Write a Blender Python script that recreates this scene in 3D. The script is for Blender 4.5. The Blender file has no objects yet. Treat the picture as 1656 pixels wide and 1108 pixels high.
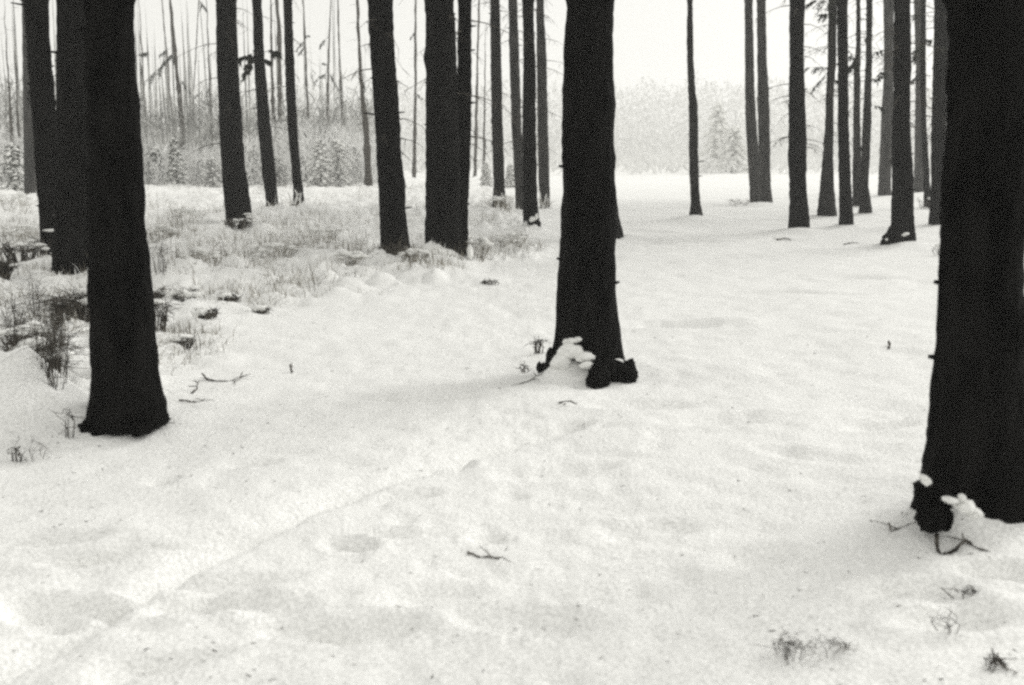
import bpy, math, random
import numpy as np
from mathutils import Vector

random.seed(11)
RNG = np.random.default_rng(11)
S = bpy.context.scene
COL = S.collection

# ------------------------------------------------------------------ camera
F, CX, CY = 1700.0, 828.0, 554.0          # focal length and centre of a 1656 x 1108 frame
PITCH = math.radians(10.1)
EYE = 1.55
cam_d = bpy.data.cameras.new('camera')
cam_d.sensor_width = 36.0
cam_d.lens = 36.0 * F / 1656.0
cam_d.clip_start = 0.05
cam_d.clip_end = 2000
cam = bpy.data.objects.new('camera', cam_d)
COL.objects.link(cam)
cam.location = (0, 0, EYE)
cam.rotation_euler = (math.pi / 2 - PITCH, 0, 0)
S.camera = cam
cam_d.dof.use_dof = True
cam_d.dof.focus_distance = 13.0
cam_d.dof.aperture_fstop = 2.8

# ------------------------------------------------------------------ sky and sun (overcast, brighter ahead)
SUN_EL, SUN_AZ = math.radians(25), math.radians(52)      # azimuth measured from +Y towards +X
w = bpy.data.worlds.new('World')
S.world = w
w.use_nodes = True
nt = w.node_tree
nt.nodes.clear()
out = nt.nodes.new('ShaderNodeOutputWorld')
bg = nt.nodes.new('ShaderNodeBackground')
sky = nt.nodes.new('ShaderNodeTexSky')
sky.sky_type = 'NISHITA'
sky.sun_disc = False
sky.sun_elevation = SUN_EL
sky.sun_rotation = SUN_AZ
sky.air_density = 1.0
sky.dust_density = 6.0
sky.ozone_density = 1.0
hsv = nt.nodes.new('ShaderNodeHueSaturation')
hsv.inputs['Saturation'].default_value = 0.0
veil = nt.nodes.new('ShaderNodeMix')                     # cloud layer evens the clear sky out
veil.data_type = 'RGBA'
veil.inputs['Factor'].default_value = 0.88
veil.inputs['B'].default_value = (5.05, 5.0, 4.72, 1)
bg.inputs['Strength'].default_value = 0.10
nt.links.new(sky.outputs['Color'], hsv.inputs['Color'])
nt.links.new(hsv.outputs['Color'], veil.inputs['A'])
nt.links.new(veil.outputs['Result'], bg.inputs['Color'])
nt.links.new(bg.outputs['Background'], out.inputs['Surface'])

sd = bpy.data.lights.new('sun', 'SUN')
sd.energy = 1.1
sd.angle = math.radians(32)
sd.color = (1.0, 0.985, 0.94)
sun = bpy.data.objects.new('sun', sd)
COL.objects.link(sun)
sv = Vector((math.sin(SUN_AZ) * math.cos(SUN_EL), math.cos(SUN_AZ) * math.cos(SUN_EL), math.sin(SUN_EL)))
sun.rotation_euler = (-sv).to_track_quat('-Z', 'Y').to_euler()

vs = S.view_settings
vs.view_transform = 'Standard'
vs.look = 'None'
vs.gamma = 1.0
vs.exposure = 0.9
vs.use_curve_mapping = False
S.render.film_transparent = False
cy = S.cycles
cy.use_denoising = False
cy.use_adaptive_sampling = False
cy.adaptive_threshold = 0.06
cy.adaptive_min_samples = 16
cy.filter_width = 2.8
cy.max_bounces = 6
cy.diffuse_bounces = 3
cy.glossy_bounces = 1
cy.transmission_bounces = 2
cy.volume_bounces = 2
cy.transparent_max_bounces = 4


# ------------------------------------------------------------------ helpers
def ray(px, py):
    a, b = (px - CX) / F, (CY - py) / F
    return np.array([a, math.cos(PITCH) + b * math.sin(PITCH), -math.sin(PITCH) + b * math.cos(PITCH)])


def ground_at(px, py):
    d = ray(px, py)
    t = EYE / -d[2]
    return d[0] * t, d[1] * t


def at_depth(px, py, y):
    d = ray(px, py)
    t = y / d[1]
    return d[0] * t, EYE + d[2] * t


def _hash(*c):
    h = np.zeros_like(c[0], dtype=np.int64)
    for k, m in zip(c, (374761393, 668265263, 2147483647 - 18)):
        h = h + k.astype(np.int64) * m
    h = (h ^ (h >> 13)) * 1274126177
    h = h & 0x7fffffff
    h = (h ^ (h >> 16)) & 0xffff
    return h / 65535.0


def noise2(x, y):
    x, y = np.asarray(x, float), np.asarray(y, float)
    xi, yi = np.floor(x), np.floor(y)
    u, v = x - xi, y - yi
    u, v = u * u * (3 - 2 * u), v * v * (3 - 2 * v)
    a, b = _hash(xi, yi), _hash(xi + 1, yi)
    c, d = _hash(xi, yi + 1), _hash(xi + 1, yi + 1)
    return (a + (b - a) * u) * (1 - v) + (c + (d - c) * u) * v - 0.5


def noise3(x, y, z):
    zi = np.floor(z)
    t = z - zi
    t = t * t * (3 - 2 * t)
    return noise2(x + zi * 17.3, y + zi * 9.1) * (1 - t) + noise2(x + (zi + 1) * 17.3, y + (zi + 1) * 9.1) * t


def smooth(a, b, x):
    t = np.clip((x - a) / (b - a), 0, 1)
    return t * t * (3 - 2 * t)


# ------------------------------------------------------------------ materials
def material(name):
    m = bpy.data.materials.new(name)
    m.use_nodes = True
    n = m.node_tree.nodes
    return m, m.node_tree, n['Principled BSDF']


def noisy(name, c0, c1, scale, rough=0.9, bump=0.0, bscale=40.0, stretch=(1, 1, 1), lo=0.35, hi=0.65, coords='Object', detail=5):
    m, t, p = material(name)
    co = t.nodes.new('ShaderNodeTexCoord')
    mp = t.nodes.new('ShaderNodeMapping')
    mp.inputs['Scale'].default_value = stretch
    t.links.new(co.outputs[coords], mp.inputs['Vector'])
    ns = t.nodes.new('ShaderNodeTexNoise')
    ns.inputs['Scale'].default_value = scale
    ns.inputs['Detail'].default_value = detail
    t.links.new(mp.outputs['Vector'], ns.inputs['Vector'])
    cr = t.nodes.new('ShaderNodeValToRGB')
    cr.color_ramp.elements[0].position = lo
    cr.color_ramp.elements[1].position = hi
    cr.color_ramp.elements[0].color = (*c0, 1)
    cr.color_ramp.elements[1].color = (*c1, 1)
    t.links.new(ns.outputs['Fac'], cr.inputs['Fac'])
    t.links.new(cr.outputs['Color'], p.inputs['Base Color'])
    p.inputs['Roughness'].default_value = rough
    p.inputs['Specular IOR Level'].default_value = 0.04
    if bump:
        nb = t.nodes.new('ShaderNodeTexNoise')
        nb.inputs['Scale'].default_value = bscale
        nb.inputs['Detail'].default_value = 6
        t.links.new(mp.outputs['Vector'], nb.inputs['Vector'])
        b = t.nodes.new('ShaderNodeBump')
        b.inputs['Strength'].default_value = bump
        b.inputs['Distance'].default_value = 0.02
        t.links.new(nb.outputs['Fac'], b.inputs['Height'])
        t.links.new(b.outputs['Normal'], p.inputs['Normal'])
    return m


SNOW = noisy('snow', (0.70, 0.70, 0.685), (0.96, 0.96, 0.945), 85, rough=0.75, bump=0.5, bscale=40, lo=0.34, hi=0.60, detail=9)
SNOW_CAP = noisy('settled_snow', (0.80, 0.80, 0.78), (0.90, 0.90, 0.88), 30, rough=0.8, bump=0.3, bscale=30)
BARK = noisy('wet_spruce_bark', (0.0016, 0.0016, 0.0015), (0.008, 0.0077, 0.0072), 9, rough=0.95, bump=0.9, bscale=22, stretch=(1, 1, 0.35))
BARK_HAZED = noisy('lichened_bark', (0.007, 0.007, 0.0066), (0.030, 0.029, 0.027), 6, rough=0.95, bump=0.6, bscale=18, stretch=(1, 1, 0.3))  # bark of trunks further back, lightened so its colour carries haze fading
BARK_HAZED_PALE = noisy('grey_bark', (0.022, 0.022, 0.021), (0.062, 0.060, 0.057), 7, rough=0.95, bump=0.6, bscale=18, stretch=(1, 1, 0.3))  # farthest trunks: paler still, haze fading painted into the bark colour
TWIG = noisy('dead_twig', (0.02, 0.018, 0.016), (0.11, 0.10, 0.085), 14, rough=0.9)
NEEDLE = noisy('spruce_needles', (0.02, 0.024, 0.017), (0.06, 0.065, 0.05), 5, rough=0.85)
STRAW = noisy('dry_grass', (0.10, 0.09, 0.07), (0.30, 0.28, 0.235), 3, rough=0.9)
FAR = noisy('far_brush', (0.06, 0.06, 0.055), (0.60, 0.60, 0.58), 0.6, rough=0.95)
FROST_HAZE = noisy('frosted_needles', (0.62, 0.62, 0.61), (0.86, 0.86, 0.85), 0.35, rough=0.95)  # frost and snow tone, paled further to paint in distance haze


HOAR = noisy('hoar_needles', (0.05, 0.05, 0.045), (0.42, 0.42, 0.41), 2.5, rough=0.95)


# ------------------------------------------------------------------ mesh builder
class MB:
    def __init__(self):
        self.v, self.f, self.n = [], [], 0

    def add(self, v, f):
        v = np.asarray(v, float)
        self.v.append(v)
        self.f.extend([tuple(i + self.n for i in q) for q in f])
        self.n += len(v)

    def tube(self, pts, radii, sides=5):
        pts = [np.asarray(p, float) for p in pts]
        vs_, fs = [], []
        m = len(pts)
        for i, p in enumerate(pts):
            d = pts[min(i + 1, m - 1)] - pts[max(i - 1, 0)]
            d = d / (np.linalg.norm(d) + 1e-9)
            a = np.cross(d, [0, 0, 1] if abs(d[2]) < 0.9 else [1, 0, 0])
            a /= np.linalg.norm(a)
            b = np.cross(d, a)
            for k in range(sides):
                th = 2 * math.pi * k / sides
                vs_.append(p + radii[i] * (math.cos(th) * a + math.sin(th) * b))
        for i in range(m - 1):
            for k in range(sides):
                k2 = (k + 1) % sides
                fs.append((i * sides + k, i * sides + k2, (i + 1) * sides + k2, (i + 1) * sides + k))
        fs.append(tuple(range(sides))[::-1])
        fs.append(tuple((m - 1) * sides + k for k in range(sides)))
        self.add(vs_, fs)

    def sliver(self, p, d, width, side=None):
        p, d = np.asarray(p, float), np.asarray(d, float)
        if side is None:
            side = RNG.normal(size=3)
        s = np.cross(d, side)
        s = s / (np.linalg.norm(s) + 1e-9) * width * 0.5
        self.add([p - s, p + s, p + d * 0.6 + s * 0.9, p + d, p + d * 0.6 - s * 0.9], [(0, 1, 2, 3, 4)])

    def blob(self, c, r, seed=0, amp=0.25, freq=2.2, nu=16, nv=10):
        vs_, fs = [], []
        for i in range(nv + 1):
            ph = math.pi * i / nv
            for j in range(nu):
                th = 2 * math.pi * j / nu
                vs_.append((math.sin(ph) * math.cos(th), math.sin(ph) * math.sin(th), math.cos(ph)))
        v = np.array(vs_)
        k = 1 + amp * 2 * (noise3(v[:, 0] * freq + seed * 3.7, v[:, 1] * freq + seed, v[:, 2] * freq + 5) +
                           0.5 * noise3(v[:, 0] * freq * 2.7 + seed, v[:, 1] * freq * 2.7, v[:, 2] * freq * 2.7 + seed * 1.3) +
                           (0.35 * noise3(v[:, 0] * freq * 6 + seed, v[:, 1] * freq * 6, v[:, 2] * freq * 6) if nu > 30 else 0))
        v = v * k[:, None] * np.asarray(r, float) + np.asarray(c, float)
        for i in range(nv):
            for j in range(nu):
                j2 = (j + 1) % nu
                fs.append((i * nu + j, (i + 1) * nu + j, (i + 1) * nu + j2, i * nu + j2))
        self.add(v, fs)

    def mesh(self, name, mat, flat=False):
        me = bpy.data.meshes.new(name)
        me.from_pydata(np.concatenate(self.v).tolist(), [], self.f)
        me.materials.append(mat)
        if not flat:
            me.polygons.foreach_set('use_smooth', [True] * len(me.polygons))
        me.update()
        return me


def link(name, me, parent=None, loc=None):
    o = bpy.data.objects.new(name, me)
    COL.objects.link(o)
    if parent is not None:
        o.parent = parent
    if loc is not None:
        o.location = loc
    return o


def empty(name, loc, label, cat, group=None):
    o = bpy.data.objects.new(name, None)
    COL.objects.link(o)
    o.location = loc
    o['label'] = label
    o['category'] = cat
    if group:
        o['group'] = group
    return o


# ------------------------------------------------------------------ the lie of the snow
# dents and footprints: (frame x, frame y, length m, width m, depth m, turn)
DENTS = []
for px, py, L, W, D, a in [
    (335, 975, .20, .085, .045, 12), (565, 880, .12, .07, .035, -20), (385, 942, .22, .08, .03, 14),
    (112, 967, .26, .075, .04, -4), (62, 985, .17, .09, .04, -18), (190, 972, .10, .07, .03, 0),
    (145, 897, .17, .07, .04, 8), (70, 868, .30, .07, .035, 6), (215, 885, .35, .05, .025, 10),
    (445, 980, .14, .08, .03, 5), (500, 1015, .16, .08, .028, -10), (260, 780, .08, .06, .03, 20),
    (410, 750, .14, .06, .025, 15), (790, 862, .10, .05, .025, 0), (640, 860, .22, .06, .02, 2),
    (730, 752, .12, .07, .035, 20), (660, 800, .16, .06, .02, 25), (690, 645, .5, .09, .03, 3),
    (760, 632, .45, .10, .03, 12), (590, 1015, .2, .09, .03, 10), (250, 1075, .2, .08, .03, 20),
    (1220, 900, .2, .1, .025, 30), (1330, 740, .3, .12, .025, -20), (1420, 690, .3, .1, .03, 10),
    (1390, 445, .5, .2, .05, 0), (1250, 470, .6, .2, .05, 4), (1100, 520, .5, .2, .04, 0),
    (1180, 680, .4, .15, .03, 10), (900, 760, .3, .12, .025, 15), (1050, 850, .25, .1, .025, 15),
    (850, 1000, .25, .1, .025, -10), (1000, 960, .2, .1, .025, 10), (700, 960, .2, .09, .025, 15),
    (1480, 960, .2, .1, .04, 0), (1560, 1000, .25, .1, .04, 12), (1630, 930, .2, .1, .04, -10),
    (1075, 385, 1.2, .35, .06, -8), (1030, 370, .8, .3, .06, -8), (1040, 390, .6, .25, .06, 0),
    (1270, 384, .5, .2, .05, 6), (1350, 475, .5, .15, .04, 0), (1040, 655, .4, .15, .03, 8),
]:
    x, y = ground_at(px, py)
    DENTS.append((x, y, L, W, D * 1.35, math.radians(a)))
# drifts: (frame x, frame y, radius x, radius y, height)
DRIFTS = []
for px, py, rx, ry, hh in [
    (926, 604, .17, .15, .22), (905, 612, .16, .14, .10), (948, 612, .12, .12, .07), (1558, 838, .10, .10, .16), (1535, 862, .16, .10, .05), (1600, 850, .30, .2, .06),
    (45, 690, .55, .35, .20), (-60, 690, .6, .5, .25), (704, 428, .22, .30, .17), (740, 452, .6, .45, .10), (640, 434, .5, .4, .05),
    (390, 385, .6, .6, .12), (300, 505, .7, .45, .10), (60, 600, .6, .35, .14), (130, 590, .4, .3, .12), (860, 378, .5, .5, .08),
    (1300, 372, .7, .5, .10), (1460, 398, .6, .5, .08), (1230, 335, .9, .8, .10), (1120, 356, .6, .6, .08), (800, 350, .8, .8, .12),
    (435, 350, .6, .6, .10), (480, 350, .6, .6, .12), (250, 690, .5, .35, .05),
]:
    x, y = ground_at(px, py)
    DRIFTS.append((x, y, rx, ry, hh))
TRACK = [ground_at(*p) for p in [(-260, 1215), (-60, 1108), (120, 1022), (330, 908), (450, 850), (560, 800), (680, 762), (800, 722), (930, 690)]]
TRACK2 = [ground_at(*p) for p in [(-200, 930), (0, 912), (140, 895), (270, 882), (420, 862)]]

UG = np.array([(-40, -2.9), (0, -2.6), (5.2, -2.45), (6.5, -2.25), (9.5, -2.35), (11.0, -1.4), (12.4, -.35), (15, .1), (19.6, .6), (30, .3), (45, -.5), (90, -2), (300, -2)])


def undergrowth(x, y):
    b = np.interp(y, UG[:, 0], UG[:, 1]) + 0.8 * noise2(x * .6 + 40, y * .6) * np.clip(np.asarray(y) / 8, 0.4, 2)
    return smooth(0.25, -0.9, x - b)


def seg_dist(x, y, pts):
    best = np.full(np.shape(x), 1e9)
    for (ax, ay), (bx, by) in zip(pts[:-1], pts[1:]):
        dx, dy = bx - ax, by - ay
        t = np.clip(((x - ax) * dx + (y - ay) * dy) / (dx * dx + dy * dy), 0, 1)
        d = np.hypot(x - ax - t * dx, y - ay - t * dy)
        sgn = np.sign(dy * (x - ax) - dx * (y - ay))        # positive on the right of the run
        best = np.where(d < np.abs(best), d * np.where(sgn == 0, 1, sgn), best)
    return best


TRUNK_SPOTS = []


def height(x, y):
    x, y = np.asarray(x, float), np.asarray(y, float)
    near = smooth(60, 12, y)
    z = 0.16 * noise2(x * .22 + 3, y * .22) * smooth(2, 12, np.hypot(x, y)) + 0.05 * noise2(x * .9, y * .9 + 7)
    z = z + near * (0.022 * noise2(x * 3.1 + 5, y * 3.1) + 0.010 * noise2(x * 8.3, y * 8.3 + 2) + 0.004 * noise2(x * 23, y * 23))
    t = near * smooth(30, 14, y)
    z = z - t * (.010 * smooth(.10, .34, noise2(x * 2.6 + 1, y * 3.9 + 4)) + .011 * smooth(.08, .30, noise2(x * 6.3 + 8, y * 8.5)) + .006 * smooth(.05, .3, noise2(x * 15, y * 19 + 3)))
    m = undergrowth(x, y)
    z = z + m * (0.10 * (noise2(x * 1.7 + 9, y * 1.7) + .3) + 0.30 * np.maximum(noise2(x * 3.2, y * 3.2 + 3), 0) +
                 0.14 * np.maximum(noise2(x * 10.5 + 2, y * 10.5), 0))
    for dx, dy, rx, ry, hh in DRIFTS:
        d = ((x - dx) / rx) ** 2 + ((y - dy) / ry) ** 2
        z = z + hh * np.exp(-d * 1.3) * (1 + 0.35 * noise2(x * 9 + dx, y * 9))
    for dx, dy, L, W, D, a in DENTS:
        u = (x - dx) * math.cos(a) + (y - dy) * math.sin(a)
        v = -(x - dx) * math.sin(a) + (y - dy) * math.cos(a)
        d = np.sqrt((u / L) ** 2 + (v / W) ** 2)
        z = z - D * smooth(1.15, 0.35, d + 0.35 * noise2(x * 11, y * 11)) + D * .25 * np.exp(-((d - 1.35) / .25) ** 2)
    for pts, wd, dp in ((TRACK, .036, .125), (TRACK2, .04, .05)):
        d = seg_dist(x, y, pts)
        k = 0.65 + 0.9 * noise2(x * 1.5 + 1, y * 1.5)
        z = z - dp * k * np.exp(-(d / np.where(d < 0, wd * 3.2, wd)) ** 2)
    for tx, ty, r in TRUNK_SPOTS:
        d = np.hypot(x - tx, y - ty) / r
        z = z + 0.05 * np.exp(-((d - 1.2) / .9) ** 2)
    return z


def hz(x, y):
    return float(height(np.array([x]), np.array([y]))[0])


# ------------------------------------------------------------------ the tall spruces, traced edge by edge
# (label, [(frame y, left edge, right edge) ... the last row is where the trunk meets the snow], depth correction, material, bumps)
TREES = [
    ('dark trunk at the far left whose foot is edged with a snowy twig', [(0, 40, 76), (100, 47, 82), (200, 54, 90), (300, 61, 97), (370, 67, 103), (425, 66, 108)], 'BARK'),
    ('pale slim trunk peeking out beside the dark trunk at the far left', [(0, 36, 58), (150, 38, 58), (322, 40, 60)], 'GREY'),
    ('black trunk half hidden behind the widest trunk on the left', [(0, 94, 150), (200, 93, 153), (300, 92, 155), (430, 87, 157), (456, 78, 164)], 'BARK'),
    ('wide black trunk with a flared foot standing alone on clean snow at left', [(0, 138, 212), (50, 138, 213), (90, 139, 216), (110, 139, 218), (140, 140, 219), (180, 142, 223), (200, 142, 224), (270, 143, 228), (310, 144, 231), (360, 146, 232), (400, 147, 237), (440, 148, 241), (480, 149, 244), (560, 150, 249), (600, 151, 254), (640, 148, 262), (665, 143, 267), (699, 132, 255)], 'BARK'),
    ('dark trunk with a clump of dead twigs lying against its foot', [(0, 350, 381.5), (100, 351, 384.6), (200, 355, 391), (280, 359, 397), (300, 361, 401), (340, 364.5, 406), (363, 366, 410)], 'BARK'),
    ('slim dark trunk carrying a snowy needle bough at head height', [(0, 408, 423), (100, 411, 428), (200, 417, 437), (280, 424, 446), (320, 430, 449), (343, 431, 453)], 'BARK'),
    ('slim dark trunk with tall snowy grass climbing its foot', [(0, 458, 472), (60, 460, 474), (100, 460.5, 476), (200, 465, 480.5), (280, 472, 486), (300, 474, 490), (345, 474, 493)], 'BARK'),
    ('leaning dark trunk with a dry grass collar beside the double trunk', [(0, 595, 634), (50, 597, 636.5), (100, 600, 639), (150, 604, 643.5), (200, 607, 646.5), (250, 609, 648), (300, 612, 655), (340, 613, 656), (380, 615, 660.5), (415, 615, 665)], 'BARK'),
    ('stout half of the double trunk with a knot on its side', [(0, 687, 734), (30, 689, 736), (80, 689, 737), (95, 685, 738), (115, 689, 739), (200, 689, 741), (340, 688, 746), (400, 688, 748), (427, 686, 752)], 'BARK'),
    ('thin half of the double trunk pressed against its stout neighbour', [(0, 741, 762), (100, 740, 762.5), (200, 740, 762), (280, 737, 760), (340, 734, 757), (400, 732, 757), (424, 730, 759)], 'BARK'),
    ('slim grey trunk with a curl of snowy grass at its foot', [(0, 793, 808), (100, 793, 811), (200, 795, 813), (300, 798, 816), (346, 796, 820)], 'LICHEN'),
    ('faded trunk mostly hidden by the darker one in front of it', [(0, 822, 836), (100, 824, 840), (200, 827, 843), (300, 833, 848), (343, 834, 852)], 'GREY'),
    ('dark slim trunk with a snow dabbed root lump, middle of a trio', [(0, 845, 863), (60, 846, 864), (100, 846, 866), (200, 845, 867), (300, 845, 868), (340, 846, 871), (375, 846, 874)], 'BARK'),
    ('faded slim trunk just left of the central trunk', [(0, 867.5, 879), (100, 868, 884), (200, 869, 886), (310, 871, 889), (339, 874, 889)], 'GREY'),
    ('large central trunk with black root lumps and a snow heap at its foot', [(0, 917, 990), (30, 916, 991), (60, 914, 992), (100, 912, 993), (150, 912, 993), (163, 911, 996), (175, 911, 993), (245, 910, 993), (258, 908, 996), (272, 910, 994), (320, 908, 995), (380, 906.5, 996), (440, 903, 996), (472, 901, 996), (503, 900, 998.5), (533, 898, 1001.6), (564, 894, 1005), (580, 889, 1008), (600, 880, 1010)], 'BARK'),
    ('trunk hidden behind the central trunk, only its flared foot showing', [(0, 950, 982), (200, 955, 988), (300, 959, 994), (350, 962, 1001), (382, 960, 1010)], 'BARK'),
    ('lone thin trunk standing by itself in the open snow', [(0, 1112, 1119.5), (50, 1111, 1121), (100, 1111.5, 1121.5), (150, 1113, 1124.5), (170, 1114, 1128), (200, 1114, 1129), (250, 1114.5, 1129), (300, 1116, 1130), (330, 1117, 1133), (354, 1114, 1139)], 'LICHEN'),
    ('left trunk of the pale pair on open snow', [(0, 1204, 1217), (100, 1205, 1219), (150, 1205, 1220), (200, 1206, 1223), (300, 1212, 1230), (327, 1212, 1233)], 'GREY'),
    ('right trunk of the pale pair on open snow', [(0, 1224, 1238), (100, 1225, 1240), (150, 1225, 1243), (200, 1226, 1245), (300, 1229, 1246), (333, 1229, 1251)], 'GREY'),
    ('sturdy dark trunk with a swelling at mid height beside the pale pair', [(0, 1277, 1302), (60, 1277, 1300), (100, 1277, 1300), (150, 1276.5, 1301), (180, 1275.5, 1302), (220, 1276, 1304), (262, 1275, 1304.5), (290, 1277, 1303), (330, 1277, 1306), (369, 1274, 1311)], 'BARK'),
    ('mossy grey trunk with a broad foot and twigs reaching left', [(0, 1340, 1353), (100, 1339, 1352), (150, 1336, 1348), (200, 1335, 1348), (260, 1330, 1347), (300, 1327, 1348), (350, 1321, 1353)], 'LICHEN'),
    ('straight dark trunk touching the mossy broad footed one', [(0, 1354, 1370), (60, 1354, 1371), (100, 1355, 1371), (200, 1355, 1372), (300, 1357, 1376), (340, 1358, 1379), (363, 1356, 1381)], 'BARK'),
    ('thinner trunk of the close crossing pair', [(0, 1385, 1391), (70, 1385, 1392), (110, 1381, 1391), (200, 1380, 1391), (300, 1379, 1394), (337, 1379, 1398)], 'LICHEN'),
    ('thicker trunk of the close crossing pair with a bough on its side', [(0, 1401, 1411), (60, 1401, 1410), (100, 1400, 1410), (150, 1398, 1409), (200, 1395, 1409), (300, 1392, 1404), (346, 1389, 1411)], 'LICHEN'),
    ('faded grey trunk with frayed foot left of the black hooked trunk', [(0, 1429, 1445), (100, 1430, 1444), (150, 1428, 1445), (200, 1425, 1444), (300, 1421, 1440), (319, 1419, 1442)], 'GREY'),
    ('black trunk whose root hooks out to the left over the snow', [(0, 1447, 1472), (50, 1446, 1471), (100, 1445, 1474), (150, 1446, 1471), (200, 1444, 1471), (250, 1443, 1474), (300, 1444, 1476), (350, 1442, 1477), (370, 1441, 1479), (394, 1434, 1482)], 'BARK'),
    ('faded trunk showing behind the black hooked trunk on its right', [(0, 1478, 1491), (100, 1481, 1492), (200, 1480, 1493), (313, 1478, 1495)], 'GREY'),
    ('thin dark sapling trunk in the gap beside the widest right trunk', [(0, 1490, 1497), (100, 1488, 1497), (200, 1490, 1498), (300, 1494, 1504), (336, 1494, 1507)], 'BARK'),
    ('dark trunk almost covered by the huge trunk on the right', [(0, 1512, 1535), (100, 1510, 1533), (200, 1507, 1529), (300, 1506, 1526), (362, 1502, 1528)], 'BARK'),
    ('huge black trunk at the right edge with a rugged snow dabbed root', [(0, 1537, 1662), (100, 1535, 1661), (200, 1532, 1659), (300, 1529, 1656), (360, 1527, 1654), (420, 1525, 1652), (480, 1522, 1652), (540, 1519, 1652), (600, 1514.5, 1652.5), (661, 1510, 1655), (692, 1506, 1658), (723, 1502, 1662), (753, 1497, 1666), (790, 1494, 1674), (835, 1490, 1684)], 'BARK'),
]
MATS = {'BARK': BARK, 'GREY': BARK_HAZED_PALE, 'LICHEN': BARK_HAZED}
GROUP_T = 'spruce trunks rising from the snow'


def trunk_profile(rows):
    bx, by = ground_at((rows[-1][1] + rows[-1][2]) / 2, rows[-1][0])
    zs, cs, rs = [], [], []
    for py, l, r in rows[::-1]:
        xl, z1 = at_depth(l, py, by)
        xr, _ = at_depth(r, py, by)
        zs.append(z1); cs.append((xl + xr) / 2); rs.append((xr - xl) / 2)
    return bx, by, np.array(zs), np.array(cs), np.array(rs)


PROFILES = [trunk_profile(t[1]) for t in TREES]
for bx, by, zs, cs, rs in PROFILES:
    if by > 9:
        TRUNK_SPOTS.append((bx, by, rs[0]))

# ------------------------------------------------------------------ ground: one sheet of snow
GX, GY0, GY1 = 240.0, -30.0, 320.0
ys = [GY0]
while ys[-1] < 1.8:
    ys.append(ys[-1] + max(0.05, min(1.2, (1.8 - ys[-1]) * 0.12)))
while ys[-1] < GY1:
    ys.append(ys[-1] * 1.0072 + 0.004)
ys[-1] = GY1
ys = np.array(ys)
NU = 720
u = np.linspace(-1, 1, NU)
hw = np.minimum(1.2 * np.maximum(ys, 0) + 25, GX)
X = hw[:, None] * (np.sign(u) * np.abs(u) ** 1.9)[None, :]
Y = np.repeat(ys[:, None], NU, 1)
Z = height(X, Y)
NR = len(ys)
idx = np.arange(NR * NU).reshape(NR, NU)
quads = np.stack([idx[:-1, :-1], idx[:-1, 1:], idx[1:, 1:], idx[1:, :-1]], -1).reshape(-1, 4)
gm = bpy.data.meshes.new('snow_ground')
gm.vertices.add(NR * NU)
gm.vertices.foreach_set('co', np.stack([X, Y, Z], -1).reshape(-1))
gm.loops.add(quads.size)
gm.loops.foreach_set('vertex_index', quads.reshape(-1))
gm.polygons.add(len(quads))
gm.polygons.foreach_set('loop_start', np.arange(len(quads)) * 4)
gm.polygons.foreach_set('use_smooth', np.ones(len(quads), bool))
gm.update(calc_edges=True)
gm.validate()
gm.materials.append(SNOW)
go = link('snow_ground', gm)
go['kind'] = 'structure'

# ------------------------------------------------------------------ haze
HD = 0.0015
hb = MB()
x0, x1, y0, y1, z0, z1 = -GX - 3, GX + 3, GY0 - 3, GY1 + 3, -1.6, 25.5
hb.add([(x0, y0, z0), (x1, y0, z0), (x1, y1, z0), (x0, y1, z0), (x0, y0, z1), (x1, y0, z1), (x1, y1, z1), (x0, y1, z1)],
       [(3, 2, 1, 0), (4, 5, 6, 7), (0, 1, 5, 4), (1, 2, 6, 5), (2, 3, 7, 6), (3, 0, 4, 7)])
hm = bpy.data.materials.new('haze')
hm.use_nodes = True
hm.node_tree.nodes.clear()
ho = hm.node_tree.nodes.new('ShaderNodeOutputMaterial')
pv = hm.node_tree.nodes.new('ShaderNodeVolumePrincipled')
pv.inputs['Color'].default_value = (0.97, 0.97, 0.96, 1)
pv.inputs['Density'].default_value = HD
pv.inputs['Anisotropy'].default_value = 0.3
hm.node_tree.links.new(pv.outputs['Volume'], ho.inputs['Volume'])
hz_o = link('haze', hb.mesh('haze', hm, True))
hz_o['kind'] = 'stuff'


# ------------------------------------------------------------------ crowns and boughs
def bough_into(mb, p, d, length, n, droop=0.5, size=0.10, width=0.012):
    """a drooping twig carrying needle sprays"""
    p, d = np.asarray(p, float), np.asarray(d, float)
    d = d / np.linalg.norm(d)
    pts = [p + d * length * t + np.array([0, 0, -droop * length * t * t]) for t in np.linspace(0, 1, 6)]
    mb.tube(pts, [0.016 * (1 - .75 * t) * max(length, .5) for t in np.linspace(0, 1, 6)], 3)
    twigs = []
    for j in range(max(7, int(18 * length))):
        t = RNG.uniform(.15, .95)
        q = p + d * length * t + np.array([0, 0, -droop * length * t * t])
        sgn = RNG.choice([-1, 1])
        e = d * RNG.uniform(.2, .8) + np.cross(d, [0, 0, 1]) * sgn * RNG.uniform(.3, 1) + np.array([0, 0, RNG.uniform(-.9, .1)])
        e = e / np.linalg.norm(e) * length * RNG.uniform(.15, .38)
        mb.tube([q, q + e * .5 + np.array([0, 0, -.02]), q + e + np.array([0, 0, -.08 * length])], [.006, .004, .002], 3)
        twigs.append((q, e))
    for _ in range(n * 5):
        q, e = twigs[RNG.integers(len(twigs))]
        t = RNG.random()
        side = RNG.normal(size=3)
        side /= np.linalg.norm(side)
        mb.sliver(q + e * t + np.array([0, 0, -.08 * length * t * t]), (side * .7 + e / np.linalg.norm(e) * .5 + np.array([0, 0, -.3])) * size * RNG.uniform(.2, .6), width * RNG.uniform(.35, .8))


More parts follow.
